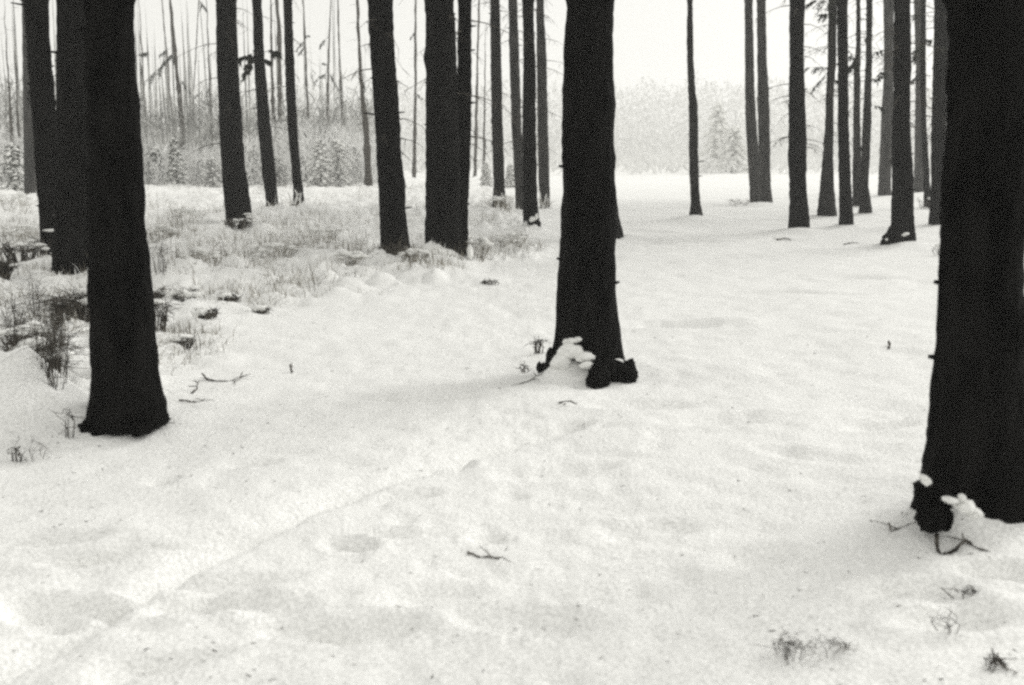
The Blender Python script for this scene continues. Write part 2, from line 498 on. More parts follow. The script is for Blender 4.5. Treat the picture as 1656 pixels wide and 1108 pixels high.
def crown_mesh(seed):
    mb = MB()
    r = np.random.default_rng(seed)
    for i in range(64):
        t = i / 63
        L = 2.3 * (1 - t) ** .8 + .25
        a = i * 2.4 + r.uniform(-.3, .3)
        d = np.array([math.cos(a), math.sin(a), 0.12])
        z = t * 9.0
        for k in range(14):
            s = r.uniform(.15, 1)
            q = np.array([0, 0, z]) + d * L * s + np.array([0, 0, -.45 * L * s * s])
            e = np.array([r.normal() * .35, r.normal() * .35, -.28])
            mb.sliver(q, e + d * .3, .16, side=[r.normal(), r.normal(), 1])
    return mb.mesh('crown', NEEDLE, True)


CROWNS = [crown_mesh(s) for s in (1, 2, 3)]


def make_tree(i):
    label, rows, mk = TREES[i]
    bx, by, zs, cs, rs = PROFILES[i]
    root = empty('spruce_tree', (bx, by, 0), label, 'tree', GROUP_T)
    top = 19.0 + 3.5 * random.random()
    zt = zs[-1]
    slope = (cs[-1] - cs[max(0, len(cs) - 4)]) / max(.2, zs[-1] - zs[max(0, len(cs) - 4)]) * .7
    near = by < 9
    mid = by < 17
    step = .022 if near else (.035 if mid else .06)
    Zr = np.concatenate([np.arange(-.25, zt + .25, step), np.linspace(zt + .3, top, 26)])
    c = np.interp(Zr, zs, cs)
    r = np.interp(Zr, zs, rs)
    up = Zr > zt
    c[up] = cs[-1] + slope * (Zr[up] - zt)
    r[up] = rs[-1] * (1 - (Zr[up] - zt) / (top - zt + .3)) + .015
    dn = Zr < zs[0]
    r[dn] = rs[0] * (1 + .5 * (zs[0] - Zr[dn]))
    # smooth the traced outline a little
    ker = np.hanning(7); ker /= ker.sum()
    nvis = (~up).sum()
    pad = np.pad(r, 3, mode='edge')
    r[:nvis] = np.convolve(pad, ker, 'valid')[:nvis]
    pad = np.pad(c, 3, mode='edge')
    c[:nvis] = np.convolve(pad, ker, 'valid')[:nvis]
    ns = 64 if near else (44 if mid else 24)
    th = np.linspace(0, 2 * math.pi, ns, endpoint=False)
    T, ZZ = np.meshgrid(th, Zr)
    R = r[:, None] * np.ones_like(T)
    sd_ = i * 13.7
    rx, ry = np.cos(T), np.sin(T)
    # root buttresses towards the ground
    flare = np.exp(-np.maximum(ZZ - zs[0], 0) / .16)
    lob = np.maximum(np.cos(T * (3 + i % 3) + i * 1.9), 0) ** 2 - .35
    R = R * (1 + .16 * flare * lob)
    # scaly bark
    R = R + .016 * (noise3(rx * 3 + sd_, ry * 3, ZZ * 2.2)) * np.minimum(1, r[:, None] / .15)
    k = 1.0 if near else 1.15
    R = R + k * .019 * noise3(rx * 7 + sd_, ry * 7, ZZ * 7) + k * .013 * noise3(rx * 16 + sd_, ry * 16, ZZ * 17)
    v = np.stack([c[:, None] - bx + R * rx, R * ry, ZZ], -1).reshape(-1, 3)
    ii = np.arange(len(Zr) * ns).reshape(len(Zr), ns)
    q = np.stack([ii[:-1], np.roll(ii, -1, 1)[:-1], np.roll(ii, -1, 1)[1:], ii[1:]], -1).reshape(-1, 4)
    mb = MB()
    mb.add(v, q.tolist())
    mb.f.append(tuple(ii[-1].tolist()))
    # short dead stubs low on the stem
    rr = np.random.default_rng(100 + i)
    for _ in range(16 if mid else 8):
        z = rr.uniform(.6, max(zt, 2.5))
        a = rr.uniform(0, 2 * math.pi)
        cc, rad = np.interp(z, Zr, c) - bx, np.interp(z, Zr, r)
        p0 = np.array([cc + math.cos(a) * rad * .85, math.sin(a) * rad * .85, z])
        L = rr.uniform(.010, .03) if near else rr.uniform(.012, .07) * (1 + 2 * (rr.random() > .85))
        p1 = p0 + np.array([math.cos(a), math.sin(a), .1]) * (rad * .15 + L)
        mb.tube([p0, (p0 + p1) / 2, p1], [.018, .013, .008], 5)
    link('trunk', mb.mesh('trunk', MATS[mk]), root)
    cr = link('crown', CROWNS[i % 3], root, (c[-1] - bx - slope * 4, 0, top - 9.0))
    cr.rotation_euler.z = i * 1.3
    cr.scale = (1, 1, 1)
    return root


ROOTS = [make_tree(i) for i in range(len(TREES))]


def local(root, px, py, y=None):
    """frame point at the tree's depth (or a given depth), in the tree's own space"""
    yy = root.location.y if y is None else y
    x, z = at_depth(px, py, yy)
    return np.array([x - root.location.x, yy - root.location.y, z])


# root lumps and snow dabs: children of their trees
def lump(root, specs, name='root', mat=None, amp=.28, freq=2.4):
    for k, (px, py, wpx, hpx, dy, depth) in enumerate(specs):
        y = root.location.y + dy
        s = y / F
        mb = MB()
        mb.blob((0, 0, 0), (wpx * s / 2, depth, hpx * s / 2), seed=k + px * .01, amp=amp, freq=freq, nu=44, nv=28)
        link(name, mb.mesh(name, mat or BARK), root, local(root, px, py, y).tolist())


C_TREE, M_TREE, V_TREE, Y_TREE, K_TREE = ROOTS[3], ROOTS[14], ROOTS[25], ROOTS[29], ROOTS[12]
lump(M_TREE, [(968, 614, 36, 50, -.50, .09), (976, 600, 42, 40, -.40, .10)])
lump(M_TREE, [(1000, 602, 48, 34, -.34, .10), (1018, 602, 24, 36, -.32, .07), (1022, 592, 9, 24, -.30, .03)])
lump(M_TREE, [(881, 598, 22, 22, -.16, .08), (872, 594, 9, 16, -.18, .05), (893, 582, 20, 34, -.10, .08)])
lump(M_TREE, [(922, 568, 44, 26, -.25, .06), (946, 578, 34, 16, -.29, .06), (908, 588, 34, 30, -.27, .07), (950, 591, 26, 12, -.38, .05)], 'snow_cap', SNOW_CAP, .2, 1.7)
lump(M_TREE, [(925, 551, 20, 9, -.24, .03), (935, 549, 12, 8, -.23, .03), (915, 553, 10, 9, -.24, .03)], 'snow_cap', SNOW_CAP, .25, 1.7)
lump(M_TREE, [(1000, 585, 16, 9, -.28, .04), (968, 591, 10, 6, -.40, .03)], 'snow_cap', SNOW_CAP, .2, 1.7)
lump(Y_TREE, [(1513, 805, 56, 60, -.26, .10), (1506, 835, 40, 48, -.33, .09), (1492, 800, 22, 40, -.24, .06), (1524, 838, 30, 36, -.31, .08)])
lump(Y_TREE, [(1498, 778, 14, 14, -.36, .03), (1493, 772, 12, 8, -.36, .03)], 'snow_cap', SNOW_CAP, .22, 1.7)
lump(Y_TREE, [(1560, 818, 34, 20, -.42, .06), (1537, 809, 24, 9, -.42, .04), (1556, 806, 10, 14, -.42, .03), (1572, 828, 26, 18, -.42, .06)], 'snow_cap', SNOW_CAP, .22, 1.7)
lump(V_TREE, [(1444, 388, 32, 32, -.3, .16), (1450, 378, 24, 40, -.2, .14), (1435, 394, 20, 20, -.36, .12)])
lump(V_TREE, [(1466, 378, 9, 4, -.42, .05), (1462, 380, 8, 4, -.42, .05), (1434, 388, 4, 5, -.42, .04)], 'snow_cap', SNOW_CAP, .2, 1.7)
lump(K_TREE, [(864, 361, 20, 22, -.2, .12), (858, 369, 22, 12, -.2, .12)])
lump(K_TREE, [(862, 354, 10, 7, -.36, .05), (868, 350, 5, 9, -.36, .04), (859, 357, 6, 4, -.36, .04)], 'snow_cap', SNOW_CAP, .22, 1.7)
lump(C_TREE, [(229, 692, 36, 22, -.17, .10), (250, 674, 40, 40, -.08, .12), (150, 690, 44, 24, -.10, .10), (190, 692, 80, 20, -.16, .08)])
lump(ROOTS[2], [(87, 466, 26, 34, -.25, .16), (100, 462, 40, 26, -.2, .18)])
lump(ROOTS[2], [(92, 455, 7, 7, -.42, .03)], 'snow_cap', SNOW_CAP, .2)
lump(ROOTS[0], [(83, 372.5, 26, 4.5, -.3, .03)], 'snow_cap', SNOW_CAP, .15)
lump(ROOTS[0], [(92, 348, 9, 5, -.32, .03)], 'snow_cap', SNOW_CAP, .2)
lump(ROOTS[8], [(704, 408, 34, 16, -.34, .10), (715, 414, 34, 14, -.36, .10), (704, 402, 10, 7, -.36, .05), (760, 408, 9, 22, -.25, .08)], 'snow_cap', SNOW_CAP, .22, 1.7)
lump(ROOTS[7], [(657, 410, 12, 20, -.28, .06)], 'snow_cap', SNOW_CAP, .2, 1.7)
lump(ROOTS[4], [(401, 346, 14, 3, -.28, .04), (403, 350, 10, 3, -.28, .04)], 'snow_cap', SNOW_CAP, .15)


def bough_on(i, anchors, n=60, size=.13, width=.02, frosted=False):
    """needle boughs of one tree; anchors: (frame x0, y0, x1, y1, droop)"""
    root = ROOTS[i]
    for (ax, ay, bx_, by_, dr) in anchors:
        mb = MB()
        p, q = local(root, ax, ay), local(root, bx_, by_)
        q[1] += RNG.uniform(-.4, .2)
        L = np.linalg.norm(q - p)
        bough_into(mb, p, q - p, L, n, dr, size, width)
        link('branch', mb.mesh('branch', FROST_HAZE if frosted else NEEDLE, True), root)


bough_on(5, [(411, 86, 388, 94, .25), (413, 98, 393, 122, .05), (428, 84, 456, 80, .18), (428, 96, 436, 98, .3), (412, 88, 396, 110, .2)], 150, .2, .034)
bough_on(20, [(1338, 118, 1318, 140, .1), (1338, 110, 1304, 103, .2), (1345, 128, 1362, 132, .1)], 50, .14, .02)
bough_on(21, [(1370, 80, 1392, 100, .2), (1370, 112, 1384, 96, .1), (1356, 22, 1322, 20, .2), (1356, 4, 1308, 0, .1)], 60, .16, .028)
bough_on(22, [(1391, 72, 1402, 58, .1), (1384, 92, 1372, 116, .1)], 50, .14, .02)
bough_on(23, [(1408, 134, 1432, 110, .05), (1410, 86, 1420, 82, .1), (1409, 170, 1428, 176, .1), (1408, 132, 1424, 122, .1)], 60, .14, .024)
bough_on(27, [(1490, 70, 1474, 84, .2), (1488, 84, 1470, 96, .2), (1490, 62, 1510, 66, .15), (1488, 118, 1476, 130, .1), (1495, 22, 1476, 24, .1)], 70, .15, .024)
bough_on(28, [(1512, 62, 1496, 68, .15), (1515, 72, 1524, 80, .1)], 50, .13, .022)

# ------------------------------------------------------------------ thin saplings at the edge of the left wood
SAPS = [
    ('spindly sapling with drooping needle boughs left of the twig footed trunk', [(0, 275, 4), (63, 281, 6), (109, 286, 6), (163, 291, 8), (200, 294, 9), (240, 296, 9), (292, 298, 11)], [(284, 84, 262, 98, .2), (284, 90, 236, 122, .15), (287, 80, 280, 98, .1), (276, 78, 258, 84, .3), (242, 84, 222, 88, .2), (292, 128, 302, 142, .2)]),
    ('hair thin stem leaning beside the drooping sapling', [(0, 262, 2), (60, 267, 2.5), (109, 272, 3.5), (150, 274, 3.5), (180, 278, 4), (270, 286, 5)], [(270, 76, 262, 100, .2)]),
    ('faint wand of a stem in the gap before the twig footed trunk', [(0, 322, 1.6), (100, 316, 1.8), (150, 313, 2), (284, 312, 3)], [(322, 0, 334, 14, .1), (328, 2, 322, 16, .2)]),
    ('pale pole seen between the two slim dark trunks', [(0, 447, 6), (60, 452, 7), (120, 452, 7), (200, 453, 8), (290, 455, 8)], []),
    ('pale pole close to the right side of the bough bearing trunk', [(0, 438, 2), (120, 440, 5), (200, 443, 7), (290, 446, 7)], []),
    ('thin stem just right of the grass footed trunk', [(0, 490, 3), (60, 493, 3), (110, 495, 3.5), (200, 499, 5), (286, 501, 7)], [(492, 66, 480, 76, .2), (492, 60, 500, 56, .1), (494, 72, 484, 84, .2)]),
    ('thin stem with a hooked crown of twigs over the snowy young spruces', [(30, 534, 2), (70, 532, 2.5), (110, 531, 4), (180, 530, 5), (286, 530, 6)], [(531, 118, 510, 122, .4), (532, 118, 546, 138, .2), (530, 106, 522, 100, .1), (531, 60, 516, 72, .2)]),
    ('straight hair thin stem rising between two saplings', [(0, 546.5, 2.5), (80, 549, 2.5), (120, 550, 3), (200, 554, 4.5), (286, 557, 6)], []),
    ('curved sapling left of the leaning dark trunk', [(0, 578.5, 4), (60, 580, 4.5), (100, 582, 5), (150, 585, 6), (200, 591, 9), (250, 594, 12), (303, 596, 14)], [(583, 120, 590, 140, .2)]),
    ('very faint pole in the gap left of the double trunk', [(0, 672, 3), (100, 672, 4), (200, 671, 5), (288, 670, 7)], [(674, 50, 664, 58, .2), (673, 150, 682, 158, .1)]),
    ('very faint pole in the gap right of the double trunk', [(0, 775, 2.5), (100, 772, 3.5), (200, 770, 5), (288, 768, 6)], []),
    ('faint pole standing close to the first slim grey trunk', [(150, 784, 2.5), (288, 782, 5)], []),
    ('faint stem at the left edge of the drooping sapling', [(60, 228, 2), (200, 236, 3.5), (282, 240, 5)], [(231, 90, 240, 84, .2)]),
    ('faint pole close against the left side of the twig footed trunk', [(60, 336, 2), (180, 341, 4), (284, 345, 5)], []),
    ('faint pole in the light gap at the far left margin', [(140, 14, 3), (300, 22, 6)], []),
    ('faint bent stem at the margin of the far left gap', [(150, 27, 2), (220, 30, 4), (300, 30, 6)], []),
]
for k, (lab, rows, bs) in enumerate(SAPS):
    bx, by = ground_at(rows[-1][1], rows[-1][0])
    r_ = empty('sapling', (bx, by, 0), lab, 'tree', 'thin saplings at the edge of the wood')
    pts, rad = [], []
    for py, px, wd in rows[::-1]:
        x, z = at_depth(px, py, by)
        pts.append((x - bx, RNG.normal() * .02, z)); rad.append(wd * by / F / 2)
    pts = [(pts[0][0], 0, -.3)] + pts
    rad = [rad[0] * 1.15] + rad
    dx, dz = pts[-1][0] - pts[-2][0], pts[-1][2] - pts[-2][2]
    for t in (2.0, 4.5):
        pts.append((pts[len(rows)][0] + dx / max(dz, .1) * t * .8, 0, pts[len(rows)][2] + t)); rad.append(rad[len(rows)] * (1 - t / 5.2))
    # resample and roughen the stem
    P, Rr = np.array(pts), np.array(rad)
    zz = np.linspace(P[0, 2], P[-1, 2], 46)
    xx = np.interp(zz, P[:, 2], P[:, 0]) + noise2(zz * 1.7, zz * 0 + k * 5) * .05
    yy = noise2(zz * 1.1, zz * 0 + k * 3 + 50) * .10
    rr_ = np.interp(zz, P[:, 2], Rr) * (1 + .5 * noise2(zz * 5, zz * 0 + k))
    mb = MB()
    mb.tube(list(zip(xx, yy, zz)), list(rr_), 7)
    link('trunk', mb.mesh('trunk', TWIG), r_)
    mb = MB()
    for j in range(26):
        z = RNG.uniform(1.0, 9.0)
        a = RNG.uniform(0, 6.28)
        x = np.interp(z, zz, xx)
        L = RNG.uniform(.15, .6)
        mb.tube([(x, 0, z), (x + math.cos(a) * L * .6, math.sin(a) * L * .6, z + .02), (x + math.cos(a) * L, math.sin(a) * L, z - .12 * L)], [.009, .006, .003], 3)
    link('twigs', mb.mesh('twigs', TWIG, True), r_)['kind'] = 'stuff'
    for (ax, ay, qx, qy, dr) in bs:
        mb = MB()
        p, q = local(r_, ax, ay), local(r_, qx, qy)
        L = np.linalg.norm(q - p)
        bough_into(mb, p, q - p, L, int(40 + 40 * L), dr, .22, .045)
        link('branch', mb.mesh('branch', NEEDLE, True), r_)


# ------------------------------------------------------------------ young snow laden spruces and shrubs behind
def young_spruce(px, py, hpx, wpx, label, snow=.6, dens=1.0, mat=None):
    bx, by = ground_at(px, py)
    s = by / F
    H, W = hpx * s, wpx * s / 2
    r_ = empty('young_spruce', (bx, by, hz(bx, by)), label, 'young tree', 'young spruces under snow')
    st = MB()
    st.tube([(0, 0, -.1), (0.02, 0, H * .5), (0, 0, H)], [.035, .02, .006], 5)
    link('trunk', st.mesh('trunk', TWIG), r_)
    fo, sn = MB(), MB()
    nb = int(RNG.uniform(34, 56) * dens)
    shape = RNG.uniform(.3, .8)
    H *= RNG.uniform(.75, 1.2)
    for k in range(nb):
        t = k / nb
        z = H * (.06 + .9 * t)
        L = W * (1 - t) ** shape * RNG.uniform(.45, 1.3) + .05
        a = k * 2.4 + RNG.uniform(-.4, .4)
        d = np.array([math.cos(a), math.sin(a), .15])
        m = 9
        for j in range(m):
            q = np.array([0, 0, z]) + d * L * (j + .5) / m + np.array([0, 0, -.55 * L * ((j + .5) / m) ** 2])
            for _ in range(3):
                e = np.array([RNG.normal() * .6, RNG.normal() * .6, -.45]) * .14 * max(.5, W)
                fo.sliver(q + RNG.normal(size=3) * .03, e + d * .05, .05 * max(.5, W))
            if RNG.random() < snow:
                rr = RNG.uniform(.05, .14) * max(.6, W)
                sn.blob(q + np.array([0, 0, .02]), (rr, rr, rr * .45), seed=RNG.uniform(0, 50), amp=.3, nu=6, nv=4)
    link('foliage', fo.mesh('foliage', mat or NEEDLE, True), r_)['kind'] = 'stuff'
    link('snow_cover', sn.mesh('snow_cover', SNOW_CAP), r_)['kind'] = 'stuff'


for a in [
    (518, 304, 78, 60, 'snow covered young spruce behind the grass footed trunk', .75),
    (548, 303, 84, 56, 'tallest snow covered young spruce beside the curved sapling', .75),
    (492, 300, 50, 44, 'low snow covered spruce close behind the grass footed trunk', .5),
    (576, 300, 56, 40, 'small snow covered spruce under the curved sapling', .5),
    (250, 300, 60, 56, 'dark bushy spruce by the widest left trunk', .35),
    (285, 303, 66, 46, 'bushy spruce round the foot of the drooping sapling', .4),
    (322, 300, 52, 44, 'bushy spruce with white tips left of the twig footed trunk', .5),
    (345, 303, 44, 40, 'low white spruce tucked against the twig footed trunk', .6),
    (410, 300, 70, 40, 'bushy spruce in the gap after the twig footed trunk', .55),
    (452, 302, 66, 40, 'bushy spruce between the two slim dark trunks', .6),
    (620, 298, 40, 36, 'low spruce peeping out behind the leaning dark trunk', .5),
    (24, 312, 70, 60, 'bushy dark spruce at the far left margin', .4),
    (786, 304, 40, 26, 'small snowy spruce behind the first slim grey trunk', .7),
    (826, 306, 34, 24, 'small snowy spruce behind the trio of slim trunks', .7),
    (1158, 279, 104, 76, 'faint frosted young spruce to the right of the lone thin trunk', .8),
    (1186, 281, 96, 70, 'faint frosted young spruce left of the pale pair', .8),
]:
    young_spruce(a[0], a[1], a[2], a[3], a[4], a[5], 1.3, FROST_HAZE if a[4].startswith('faint') else (HOAR if a[5] >= .5 else None))


# ------------------------------------------------------------------ far wood (reads as one mass) and distant forest
def slivers_object(name, mat, P, D, Wd):
    n = len(P)
    side = RNG.normal(size=(n, 3))
    s = np.cross(D, side)
    s /= np.linalg.norm(s, axis=1)[:, None] + 1e-9
    s *= Wd[:, None] * .5
    v = np.stack([P - s, P + s, P + D * .6 + s * .8, P + D * .6 - s * .8, P + D], 1).reshape(-1, 3)
    b = np.arange(n) * 5
    f = [(i, i + 1, i + 2, i + 3) for i in b] + [(i + 3, i + 2, i + 4) for i in b]
    me = bpy.data.meshes.new(name)
    me.from_pydata(v.tolist(), [], f)
    me.materials.append(mat)
    o = link(name, me)
    o['kind'] = 'stuff'
    return o


def wood(name, mat, xr, yr, n_stems, stem_h, stem_w, n_brush, brush_h, brush_w, rough=.7):
    y = RNG.uniform(*yr, n_stems)
    x = RNG.uniform(xr[0], xr[1], n_stems) * y / yr[0]
    h = RNG.uniform(stem_h[0], stem_h[1], n_stems)
    P = np.stack([x, y, np.full(n_stems, -.3)], 1)
    D = np.stack([RNG.normal(size=n_stems) * .25, RNG.normal(size=n_stems) * .2, h], 1)
    Wd = RNG.uniform(stem_w[0], stem_w[1], n_stems)
    y2 = RNG.uniform(*yr, n_brush)
    x2 = RNG.uniform(xr[0], xr[1], n_brush) * y2 / yr[0]
    hmax = brush_h * (1 + rough * noise2(x2 * .25, y2 * .1))
    z2 = hmax * RNG.random(n_brush) ** 1.5
    P2 = np.stack([x2, y2, z2], 1)
    D2 = np.stack([RNG.normal(size=n_brush) * .35, RNG.normal(size=n_brush) * .3, RNG.uniform(.1, .9, n_brush)], 1)
    W2 = RNG.uniform(brush_w[0], brush_w[1], n_brush)
    return slivers_object(name, mat, np.concatenate([P, P2]), np.concatenate([D, D2]), np.concatenate([Wd, W2]))


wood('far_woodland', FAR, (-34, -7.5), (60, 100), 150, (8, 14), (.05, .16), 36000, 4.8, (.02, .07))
wood('frosted_scrub', FROST_HAZE, (-32, -6), (53, 62), 60, (2, 4), (.02, .05), 12000, 2.1, (.02, .07), 1.3)
wood('frosted_brush', FROST_HAZE, (-20, 48), (85, 200), 10, (1, 2), (.05, .1), 16000, 1.5, (.06, .2), 1.6)
wood('distant_forest', FROST_HAZE, (-150, 150), (215, 290), 900, (9, 13), (.15, .4), 120000, 16.5, (.15, .5), .3)


# ------------------------------------------------------------------ undergrowth: dry grass poking through snow
def grass_stuff(name, mat, n, region, hmin, hmax, wmin, wmax, thr, lay):
    x = RNG.uniform(region[0], region[1], n * 4)
    y = region[2] * (region[3] / region[2]) ** RNG.random(n * 4)
    x = x * np.clip(y / 20, .35, 1.6)
    m = undergrowth(x, y) * (noise2(x * 1.1 + 30, y * 1.1) + .5 + .35 * noise2(x * 4, y * 4))
    keep = m > thr + .25 * RNG.random(len(x))
    x, y = x[keep][:n], y[keep][:n]
    z = height(x, y) - .02
    k = len(x)
    a = RNG.uniform(0, 2 * math.pi, k)
    L = RNG.uniform(hmin, hmax, k) * (.5 + RNG.random(k)) * (.35 + .65 * smooth(7, 14, y)) * (.35 + 2.2 * np.maximum(noise2(x * 1.6, y * 1.6 + 5) + .25, 0))
    W = RNG.uniform(wmin, wmax, k)
    dx, dy = np.cos(a), np.sin(a)
    lean = RNG.uniform(.1, lay, k)
    vs_ = []
    for t in (0, .35, .7, 1.0):
        px, py = x + dx * L * lean * t ** 1.6, y + dy * L * lean * t ** 1.6
        pz = z + L * t * (1 - .45 * lean * t)
        wd = W * (1 - .8 * t) * .5
        vs_.append(np.stack([px - dy * wd, py + dx * wd, pz], 1))
        vs_.append(np.stack([px + dy * wd, py - dx * wd, pz], 1))
    v = np.stack(vs_, 1).reshape(-1, 3)
    f = []
    for b in (np.arange(k) * 8).tolist():
        f += [(b, b + 1, b + 3, b + 2), (b + 2, b + 3, b + 5, b + 4), (b + 4, b + 5, b + 7, b + 6)]
    me = bpy.data.meshes.new(name)
    me.from_pydata(v.tolist(), [], f)
    me.materials.append(mat)
    o = link(name, me)
    o['kind'] = 'stuff'


grass_stuff('dry_grass', STRAW, 60000, (-24, 2, 6.2, 55), .08, .24, .005, .011, .26, 1.2)
grass_stuff('snow_laden_grass', SNOW_CAP, 16000, (-24, 2, 6.2, 55), .06, .20, .012, .03, .26, 1.2)


# ------------------------------------------------------------------ shrubs, tufts, twigs
def bush(px, py, wpx, hpx, n, label, name='dead_bush', snow=0, group=None, rad=.004, cat='bush', spread=1.0, mat=None):
    bx, by = ground_at(px, py)
    s = by / F
    W, H = wpx * s / 2, hpx * s
    r_ = empty(name, (bx, by, hz(bx, by)), label, cat, group)
    mb = MB()
    for _ in range(n):
        a = RNG.uniform(0, 6.28)
        rr = W * math.sqrt(RNG.random())
        x, y = math.cos(a) * rr * .6, math.sin(a) * rr * .5
        h = H * RNG.uniform(.45, 1.05)
        ex, ey = x + math.cos(a) * W * .5 * spread * RNG.random(), y + math.sin(a) * W * .5 * spread * RNG.random()
        mid = ((x + ex) / 2 + RNG.normal() * .03, (y + ey) / 2 + RNG.normal() * .03, h * .55)
        mb.tube([(x, y, -.06), mid, (ex + RNG.normal() * .03, ey, h)], [rad, rad * .8, rad * .4], 4)
        for _ in range(3):
            t = RNG.uniform(.3, 1)
            p = np.array(mid) * (1 - t) + np.array((ex, ey, h)) * t
            q = p + np.array([RNG.normal() * .12, RNG.normal() * .12, RNG.normal() * .07]) * min(1.2, H * 3)
            mb.tube([p, (p + q) / 2 + RNG.normal(size=3) * .01, q], [rad * .6, rad * .5, rad * .3], 3)
    link('stems', mb.mesh('stems', mat or TWIG, True), r_)['kind'] = 'stuff'
    if snow:
        for k in range(snow):
            sb = MB()
            a = RNG.uniform(0, 6.28)
            rr = W * math.sqrt(RNG.random()) * .9
            q = RNG.uniform(.03, .07) * max(.8, W * 2)
            sb.blob((0, 0, 0), (q * 1.5, q * 1.2, q * .6), seed=k + px, amp=.35, nu=12, nv=8)
            link('snow_cap', sb.mesh('snow_cap', SNOW_CAP), r_, (math.cos(a) * rr, math.sin(a) * rr * .6, H * RNG.uniform(.75, 1.0) * (1 - .35 * (rr / W) ** 2)))
    return r_


bush(64, 632, 104, 74, 150, 'dense dead bush capped with snow beside the wide left trunk', snow=26, spread=1.2)
bush(40, 600, 90, 36, 44, 'low tangle of dead stems at the far left margin', snow=12, spread=1.3)
bush(108, 528, 42, 46, 90, 'small dark bush just left of the wide left trunk', snow=9, rad=.006)
bush(138, 545, 40, 46, 50, 'thin twiggy bush tucked against the wide left trunk', snow=4, rad=.005)
bush(40, 440, 90, 34, 40, 'dark brush patch below the far left trunk', rad=.009, snow=9)
bush(6, 470, 28, 26, 60, 'black clump cut by the left margin', rad=.010)
bush(386, 386, 46, 18, 36, 'heap of dead twigs at the foot of a dark trunk', snow=5, rad=.012, name='twig_heap', cat='twigs')
bush(640, 425, 56, 22, 110, 'dry grass collar round the foot of the leaning trunk', rad=.005, name='grass_tuft', cat='grass tuft')
bush(262, 498, 34, 24, 60, 'dark tuft just right of the wide left trunk', snow=4, rad=.006, name='grass_tuft', cat='grass tuft')
bush(300, 505, 40, 22, 40, 'thin tuft drooping under snow beside the dark tuft', snow=6, rad=.004, name='grass_tuft', cat='grass tuft')
bush(258, 560, 46, 60, 34, 'sparse upright stems against the wide trunk', snow=5, rad=.004, name='weed_stems', cat='weeds')
bush(28, 745, 20, 30, 3, 'short dark stub poking out of the near left snow', rad=.006, name='weed_stems', cat='weeds', spread=.3)
bush(112, 720, 20, 60, 5, 'tall thin stems left of the wide trunk foot', rad=.003, name='weed_stems', cat='weeds', spread=.4)
bush(92, 690, 70, 120, 22, 'long wispy grass stems in front of the dense dead bush', rad=.003, name='weed_stems', cat='weeds', spread=.6)
bush(60, 740, 60, 40, 6, 'wispy short stems near the dark stub', rad=.002, name='weed_stems', cat='weeds', spread=.6)
bush(30, 560, 60, 80, 14, 'tall dry stems behind the tangle at the left margin', rad=.0035, name='weed_stems', cat='weeds', spread=.5)
bush(1275, 1064, 60, 44, 16, 'wispy weed poking through the snow near the lower edge', rad=.0018, name='weed_stems', cat='weeds', spread=1.5)
bush(1340, 1050, 60, 30, 9, 'sparse weed right of the wispy one near the lower edge', rad=.0016, name='weed_stems', cat='weeds', spread=1.6)
bush(1536, 1028, 22, 34, 5, 'single upright sprig in the near right snow', rad=.0022, name='weed_stems', cat='weeds', spread=.6)
bush(1606, 1078, 26, 24, 8, 'dark sprig in the lower right corner of the snow', rad=.004, name='weed_stems', cat='weeds', spread=.8)
bush(1574, 964, 34, 14, 6, 'small flattened weed below the crooked stick', rad=.003, name='weed_stems', cat='weeds', spread=1.5)
bush(870, 566, 18, 30, 7, 'small dark sprig left of the central trunk', rad=.006, name='weed_stems', cat='weeds', spread=.6)
bush(846, 592, 14, 14, 5, 'tiny sprig further left of the central trunk', rad=.005, name='weed_stems', cat='weeds', spread=.8)
bush(790, 460, 28, 8, 20, 'brown tuft on open snow right of the double trunk', rad=.006, name='grass_tuft', cat='grass tuft', spread=1.2)
bush(372, 498, 32, 16, 44, 'dark tuft in the middle of the left snow bank', rad=.008, name='grass_tuft', cat='grass tuft', snow=3)
bush(422, 512, 28, 13, 34, 'small dark tuft at the right end of the left snow bank', rad=.007, name='grass_tuft', cat='grass tuft', snow=2)
bush(335, 528, 36, 15, 40, 'dark tuft at the lower rim of the left snow bank', rad=.007, name='grass_tuft', cat='grass tuft', snow=3)
bush(298, 568, 32, 13, 32, 'flat dark tuft close to the wide trunk', rad=.006, name='grass_tuft', cat='grass tuft', snow=2)
bush(1196, 336, 60, 10, 20, 'dry grass tuft left of the pale pair', rad=.006, name='grass_tuft', cat='grass tuft', snow=3)
bush(1525, 410, 30, 18, 14, 'wispy tuft beside the huge right trunk', rad=.006, name='grass_tuft', cat='grass tuft', snow=2)
bush(1500, 338, 40, 18, 16, 'thin weeds between the slim trunks on the right', rad=.006, name='grass_tuft', cat='grass tuft', snow=2)


for px, py, wd, hh, lab in [
    (32, 398, 60, 26, 'snowy brush between the far left trunk and the left margin'),
    (30, 350, 50, 22, 'small snowy brush at the left margin behind the bigger one'),
    (258, 402, 44, 24, 'frosted tuft showing just right of the wide trunk at mid height'),
    (300, 366, 50, 22, 'low frosted brush left of the twig footed trunk'),
    (330, 446, 60, 22, 'wide frosted brush above the left snow bank'),
    (446, 424, 60, 20, 'frosted brush midway between the twig footed and leaning trunks'),
    (520, 402, 56, 22, 'frosted brush left of the leaning trunk'),
    (566, 440, 46, 16, 'low frosted clump in front of the leaning trunk'),
    (672, 436, 40, 20, 'frosted clump between the leaning trunk and the double trunk'),
    (770, 424, 40, 24, 'frosted clump just right of the double trunk'),
    (822, 398, 46, 20, 'frosted clump between the double and central trunks'),
    (812, 352, 40, 18, 'small frosted clump at the feet of the slim trio'),
]:
    bush(px, py, wd * 1.3, hh * 1.3, 30, lab, name='frosted_brush', snow=12, rad=.004, cat='brush', group='frosted brush on the left bank', spread=1.4, mat=STRAW)
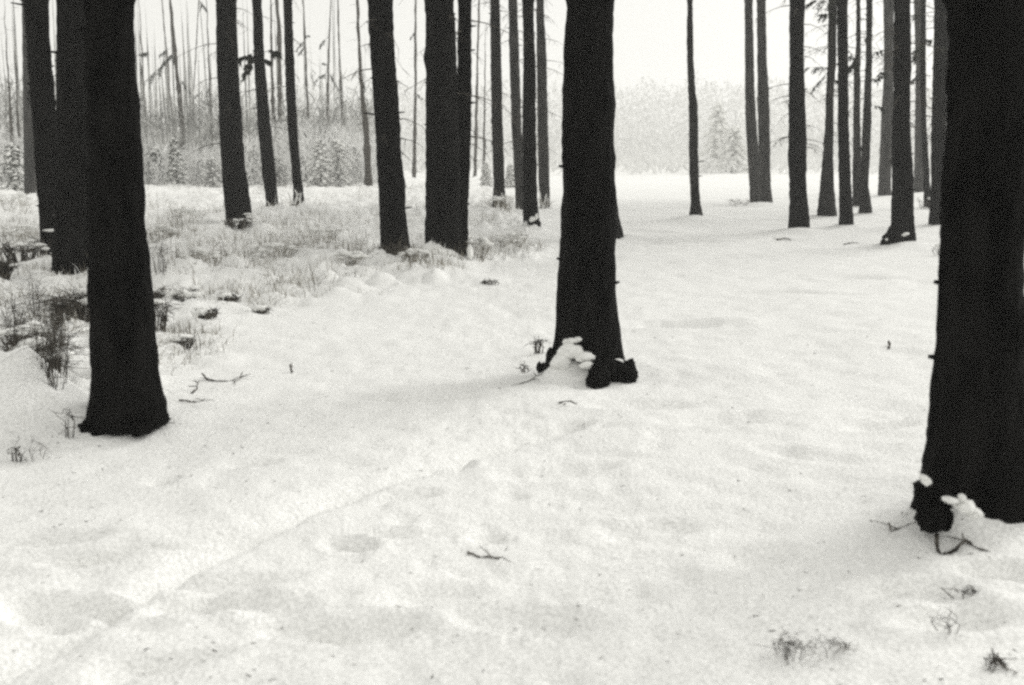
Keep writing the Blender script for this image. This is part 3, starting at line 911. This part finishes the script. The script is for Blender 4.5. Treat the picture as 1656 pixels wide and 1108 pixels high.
for px, py, wd, hh, lab in [
    (20, 560, 40, 90, 'tall dry stalks cut by the left margin'),
    (58, 520, 40, 80, 'tall dry stalks behind the dense dead bush'),
    (100, 600, 30, 90, 'tall dry stalks between the dense dead bush and the wide trunk'),
    (86, 668, 40, 90, 'tall dry stalks rising from the near left mound'),
    (262, 470, 30, 60, 'tall dry stalks just right of the wide left trunk'),
]:
    bush(px, py, wd, hh, 16, lab, name='dry_stalks', rad=.0026, cat='weeds', group='tall dry stalks', spread=.5)


def arcs(i, specs, label):
    """snow laden grass stems arching at a tree's foot"""
    root = ROOTS[i]
    by = root.location.y - .42
    x0_, z0_ = at_depth(specs[0][0], specs[0][1], by)
    r_ = empty('snowy_grass', (x0_, by, 0), label, 'grass tuft', 'snowy grass at the feet of trunks')
    mb = MB()
    for sp in specs:
        pts = []
        for px, py in zip(sp[0::2], sp[1::2]):
            x, z = at_depth(px, py, by + RNG.uniform(-.12, .05))
            pts.append((x - x0_, RNG.uniform(-.08, .05), z))
        P = np.array(pts)
        t = np.linspace(0, 1, len(P)); tt = np.linspace(0, 1, 9)
        P = np.stack([np.interp(tt, t, P[:, j]) for j in range(3)], 1) + RNG.normal(size=(9, 3)) * .006
        mb.tube(P, list(.020 * (by / 24) * (1.1 - .5 * tt)), 5)
    link('blades', mb.mesh('blades', SNOW_CAP), r_)['kind'] = 'stuff'
    mb = MB()
    for sp in specs:
        for _ in range(5):
            x, z = at_depth(sp[0] + RNG.normal() * 5, sp[1] + RNG.uniform(-2, 4), by)
            mb.tube([(x - x0_, 0, z - .1), (x - x0_ + RNG.normal() * .06, -.03, z + .15), (x - x0_ + RNG.normal() * .15, -.05, z + .3)], [.006, .005, .003], 3)
    link('stems', mb.mesh('stems', STRAW, True), r_)['kind'] = 'stuff'


arcs(5, [(432, 344, 434, 332, 444, 336), (440, 346, 436, 330, 431, 326), (446, 344, 449, 334, 452, 336), (436, 346, 444, 338, 449, 342)], 'snowy grass crossing the foot of the bough bearing trunk')
arcs(6, [(476, 342, 480, 322, 485, 310), (482, 342, 486, 326, 478, 316), (476, 338, 484, 330, 489, 334), (486, 346, 483, 330, 487, 312), (475, 330, 479, 316, 476, 306), (480, 352, 478, 338, 474, 334)], 'tall snowy grass in front of a slim left trunk')
arcs(10, [(806, 344, 806, 328, 813, 322), (814, 342, 815, 326, 811, 312), (806, 326, 812, 320, 815, 328), (800, 346, 803, 336, 800, 330)], 'curl of snowy grass at the foot of a slim grey trunk')
arcs(13, [(880, 338, 874, 322, 870, 300), (880, 338, 882, 322, 884, 314), (882, 340, 886, 330, 886, 320), (876, 340, 874, 330, 871, 320)], 'white grass stems fanning at the faded trunk beside the central one')


def stick(pts_px, rad, label, lift=.003, name='broken_twig', side=0):
    pts = []
    for p in pts_px:
        x, y = ground_at(p[0], p[1])
        pts.append((x, y, hz(x, y) + lift + (p[2] if len(p) > 2 else 0)))
    o = np.array(pts[0])
    r_ = empty(name, o.tolist(), label, 'twig', 'twigs lying in the snow')
    P = np.array(pts) - o
    rad = rad * .8
    t = np.linspace(0, 1, len(P)); tt = np.linspace(0, 1, 14)
    P = np.stack([np.interp(tt, t, P[:, j]) for j in range(3)], 1) + RNG.normal(size=(14, 3)) * rad * .4
    mb = MB()
    mb.tube(P, list(rad * (1.15 - .7 * tt + .25 * RNG.normal(size=14).clip(-1, 1))), 6)
    link('stem', mb.mesh('stem', TWIG), r_)
    for _ in range(side):
        m = RNG.integers(3, 12)
        mb = MB()
        q = P[m] + np.array([RNG.normal() * .06, RNG.normal() * .06, .005 + RNG.random() * .02])
        mb.tube([P[m], (P[m] + q) / 2 + RNG.normal(size=3) * .006, q], [rad * .6, rad * .5, rad * .25], 5)
        link('side_twig', mb.mesh('side_twig', TWIG), r_)


stick([(1513, 884, .03), (1518, 898), (1540, 895), (1560, 886, .01), (1575, 892), (1598, 897)], .009, 'crooked dark stick lying below the huge right trunk', side=3)
stick([(1436, 862, .02), (1440, 866), (1455, 863), (1480, 860)], .005, 'thin bent twig left of the crooked stick', side=2)
stick([(757, 885), (772, 892), (790, 893), (808, 899)], .006, 'small forked twig lying alone in the near middle snow', side=3)
stick([(326, 610, .03), (336, 612), (360, 614), (385, 615), (394, 605, .03)], .007, 'twig lying right of the wide left trunk', side=4)
stick([(310, 640), (318, 634, .02), (322, 627, .05)], .009, 'short upright twig between the lying twig and the wide trunk', side=2)
stick([(290, 652), (315, 656), (345, 650)], .006, 'half buried twig nearest the foot of the wide left trunk', side=3)
stick([(472, 600, -.02), (471, 597, .03), (470, 594, .045)], .011, 'tiny dark stub standing alone in the left middle snow', name='twig_stub')
stick([(1437, 568, -.02), (1437, 565, .02), (1436, 564, .03)], .013, 'tiny dark stub alone in the right snow', name='twig_stub')
stick([(905, 660), (920, 656, .005), (934, 659)], .009, 'dark chip of bark in front of the central trunk', name='bark_chip', side=1)
stick([(805, 628), (830, 624), (852, 618), (880, 612)], .006, 'thin half buried twig leading to the central trunk', lift=.0, side=2)
stick([(1365, 392), (1380, 389), (1395, 391)], .010, 'faint twig on the snow under the straight dark trunk', lift=.01, side=1)
stick([(1257, 386), (1268, 382), (1280, 383)], .014, 'twig lying by the sturdy dark trunk', lift=.01, side=2)
stick([(1160, 350), (1085, 351)], .010, 'thin fallen twig by the lone thin trunk', lift=.0, side=2)


# ------------------------------------------------------------------ dead twigs on the stems, needle litter on the snow
for i in list(range(4, 14)) + list(range(19, 29)):
    root = ROOTS[i]
    bx, by, zs, cs, rs = PROFILES[i]
    mb = MB()
    for _ in range(14 if i < 19 else 20):
        z = RNG.uniform(max(1.5, zs[-1] * .35), zs[-1] * 1.15)
        a = RNG.uniform(0, 6.28)
        x = np.interp(z, zs, cs) - bx
        L = RNG.uniform(.2, .9)
        d = np.array([math.cos(a), math.sin(a), 0])
        p = np.array([x, 0, z]) + d * np.interp(z, zs, rs) * .9
        pts = [p + d * L * t + np.array([0, 0, -.35 * L * t * t]) + RNG.normal(size=3) * .015 * t for t in (0, .3, .6, 1)]
        mb.tube(pts, [.010, .007, .005, .003], 4)
        for _ in range(4):
            q = pts[RNG.integers(1, 4)]
            mb.tube([q, q + np.array([RNG.normal() * .10, RNG.normal() * .10, -.10 - RNG.random() * .08])], [.004, .002], 3)
    link('dead_twigs', mb.mesh('dead_twigs', TWIG, True), root)['kind'] = 'stuff'

n = 2600
y = 2.4 * (26 / 2.4) ** RNG.random(n)
x = RNG.uniform(-.62, .62, n) * (y + 1)
near_tree = np.full(n, 1e9)
for bx, by, zs, cs, rs in PROFILES:
    near_tree = np.minimum(near_tree, np.hypot(x - bx, y - by))
keep = RNG.random(n) < (.30 + .9 * np.exp(-near_tree / 1.1) + .9 * np.maximum(noise2(x * .9, y * .9), 0))
x, y = x[keep], y[keep]
k = len(x)
a = RNG.uniform(0, 6.28, k)
L = RNG.uniform(.008, .03, k) * (1 + .6 * (RNG.random(k) > .95))
P = np.stack([x, y, height(x, y) + .003], 1)
D = np.stack([np.cos(a) * L, np.sin(a) * L, RNG.normal(size=k) * .004], 1)
slivers_object('needle_litter', TWIG, P, D, RNG.uniform(.0015, .006, k))
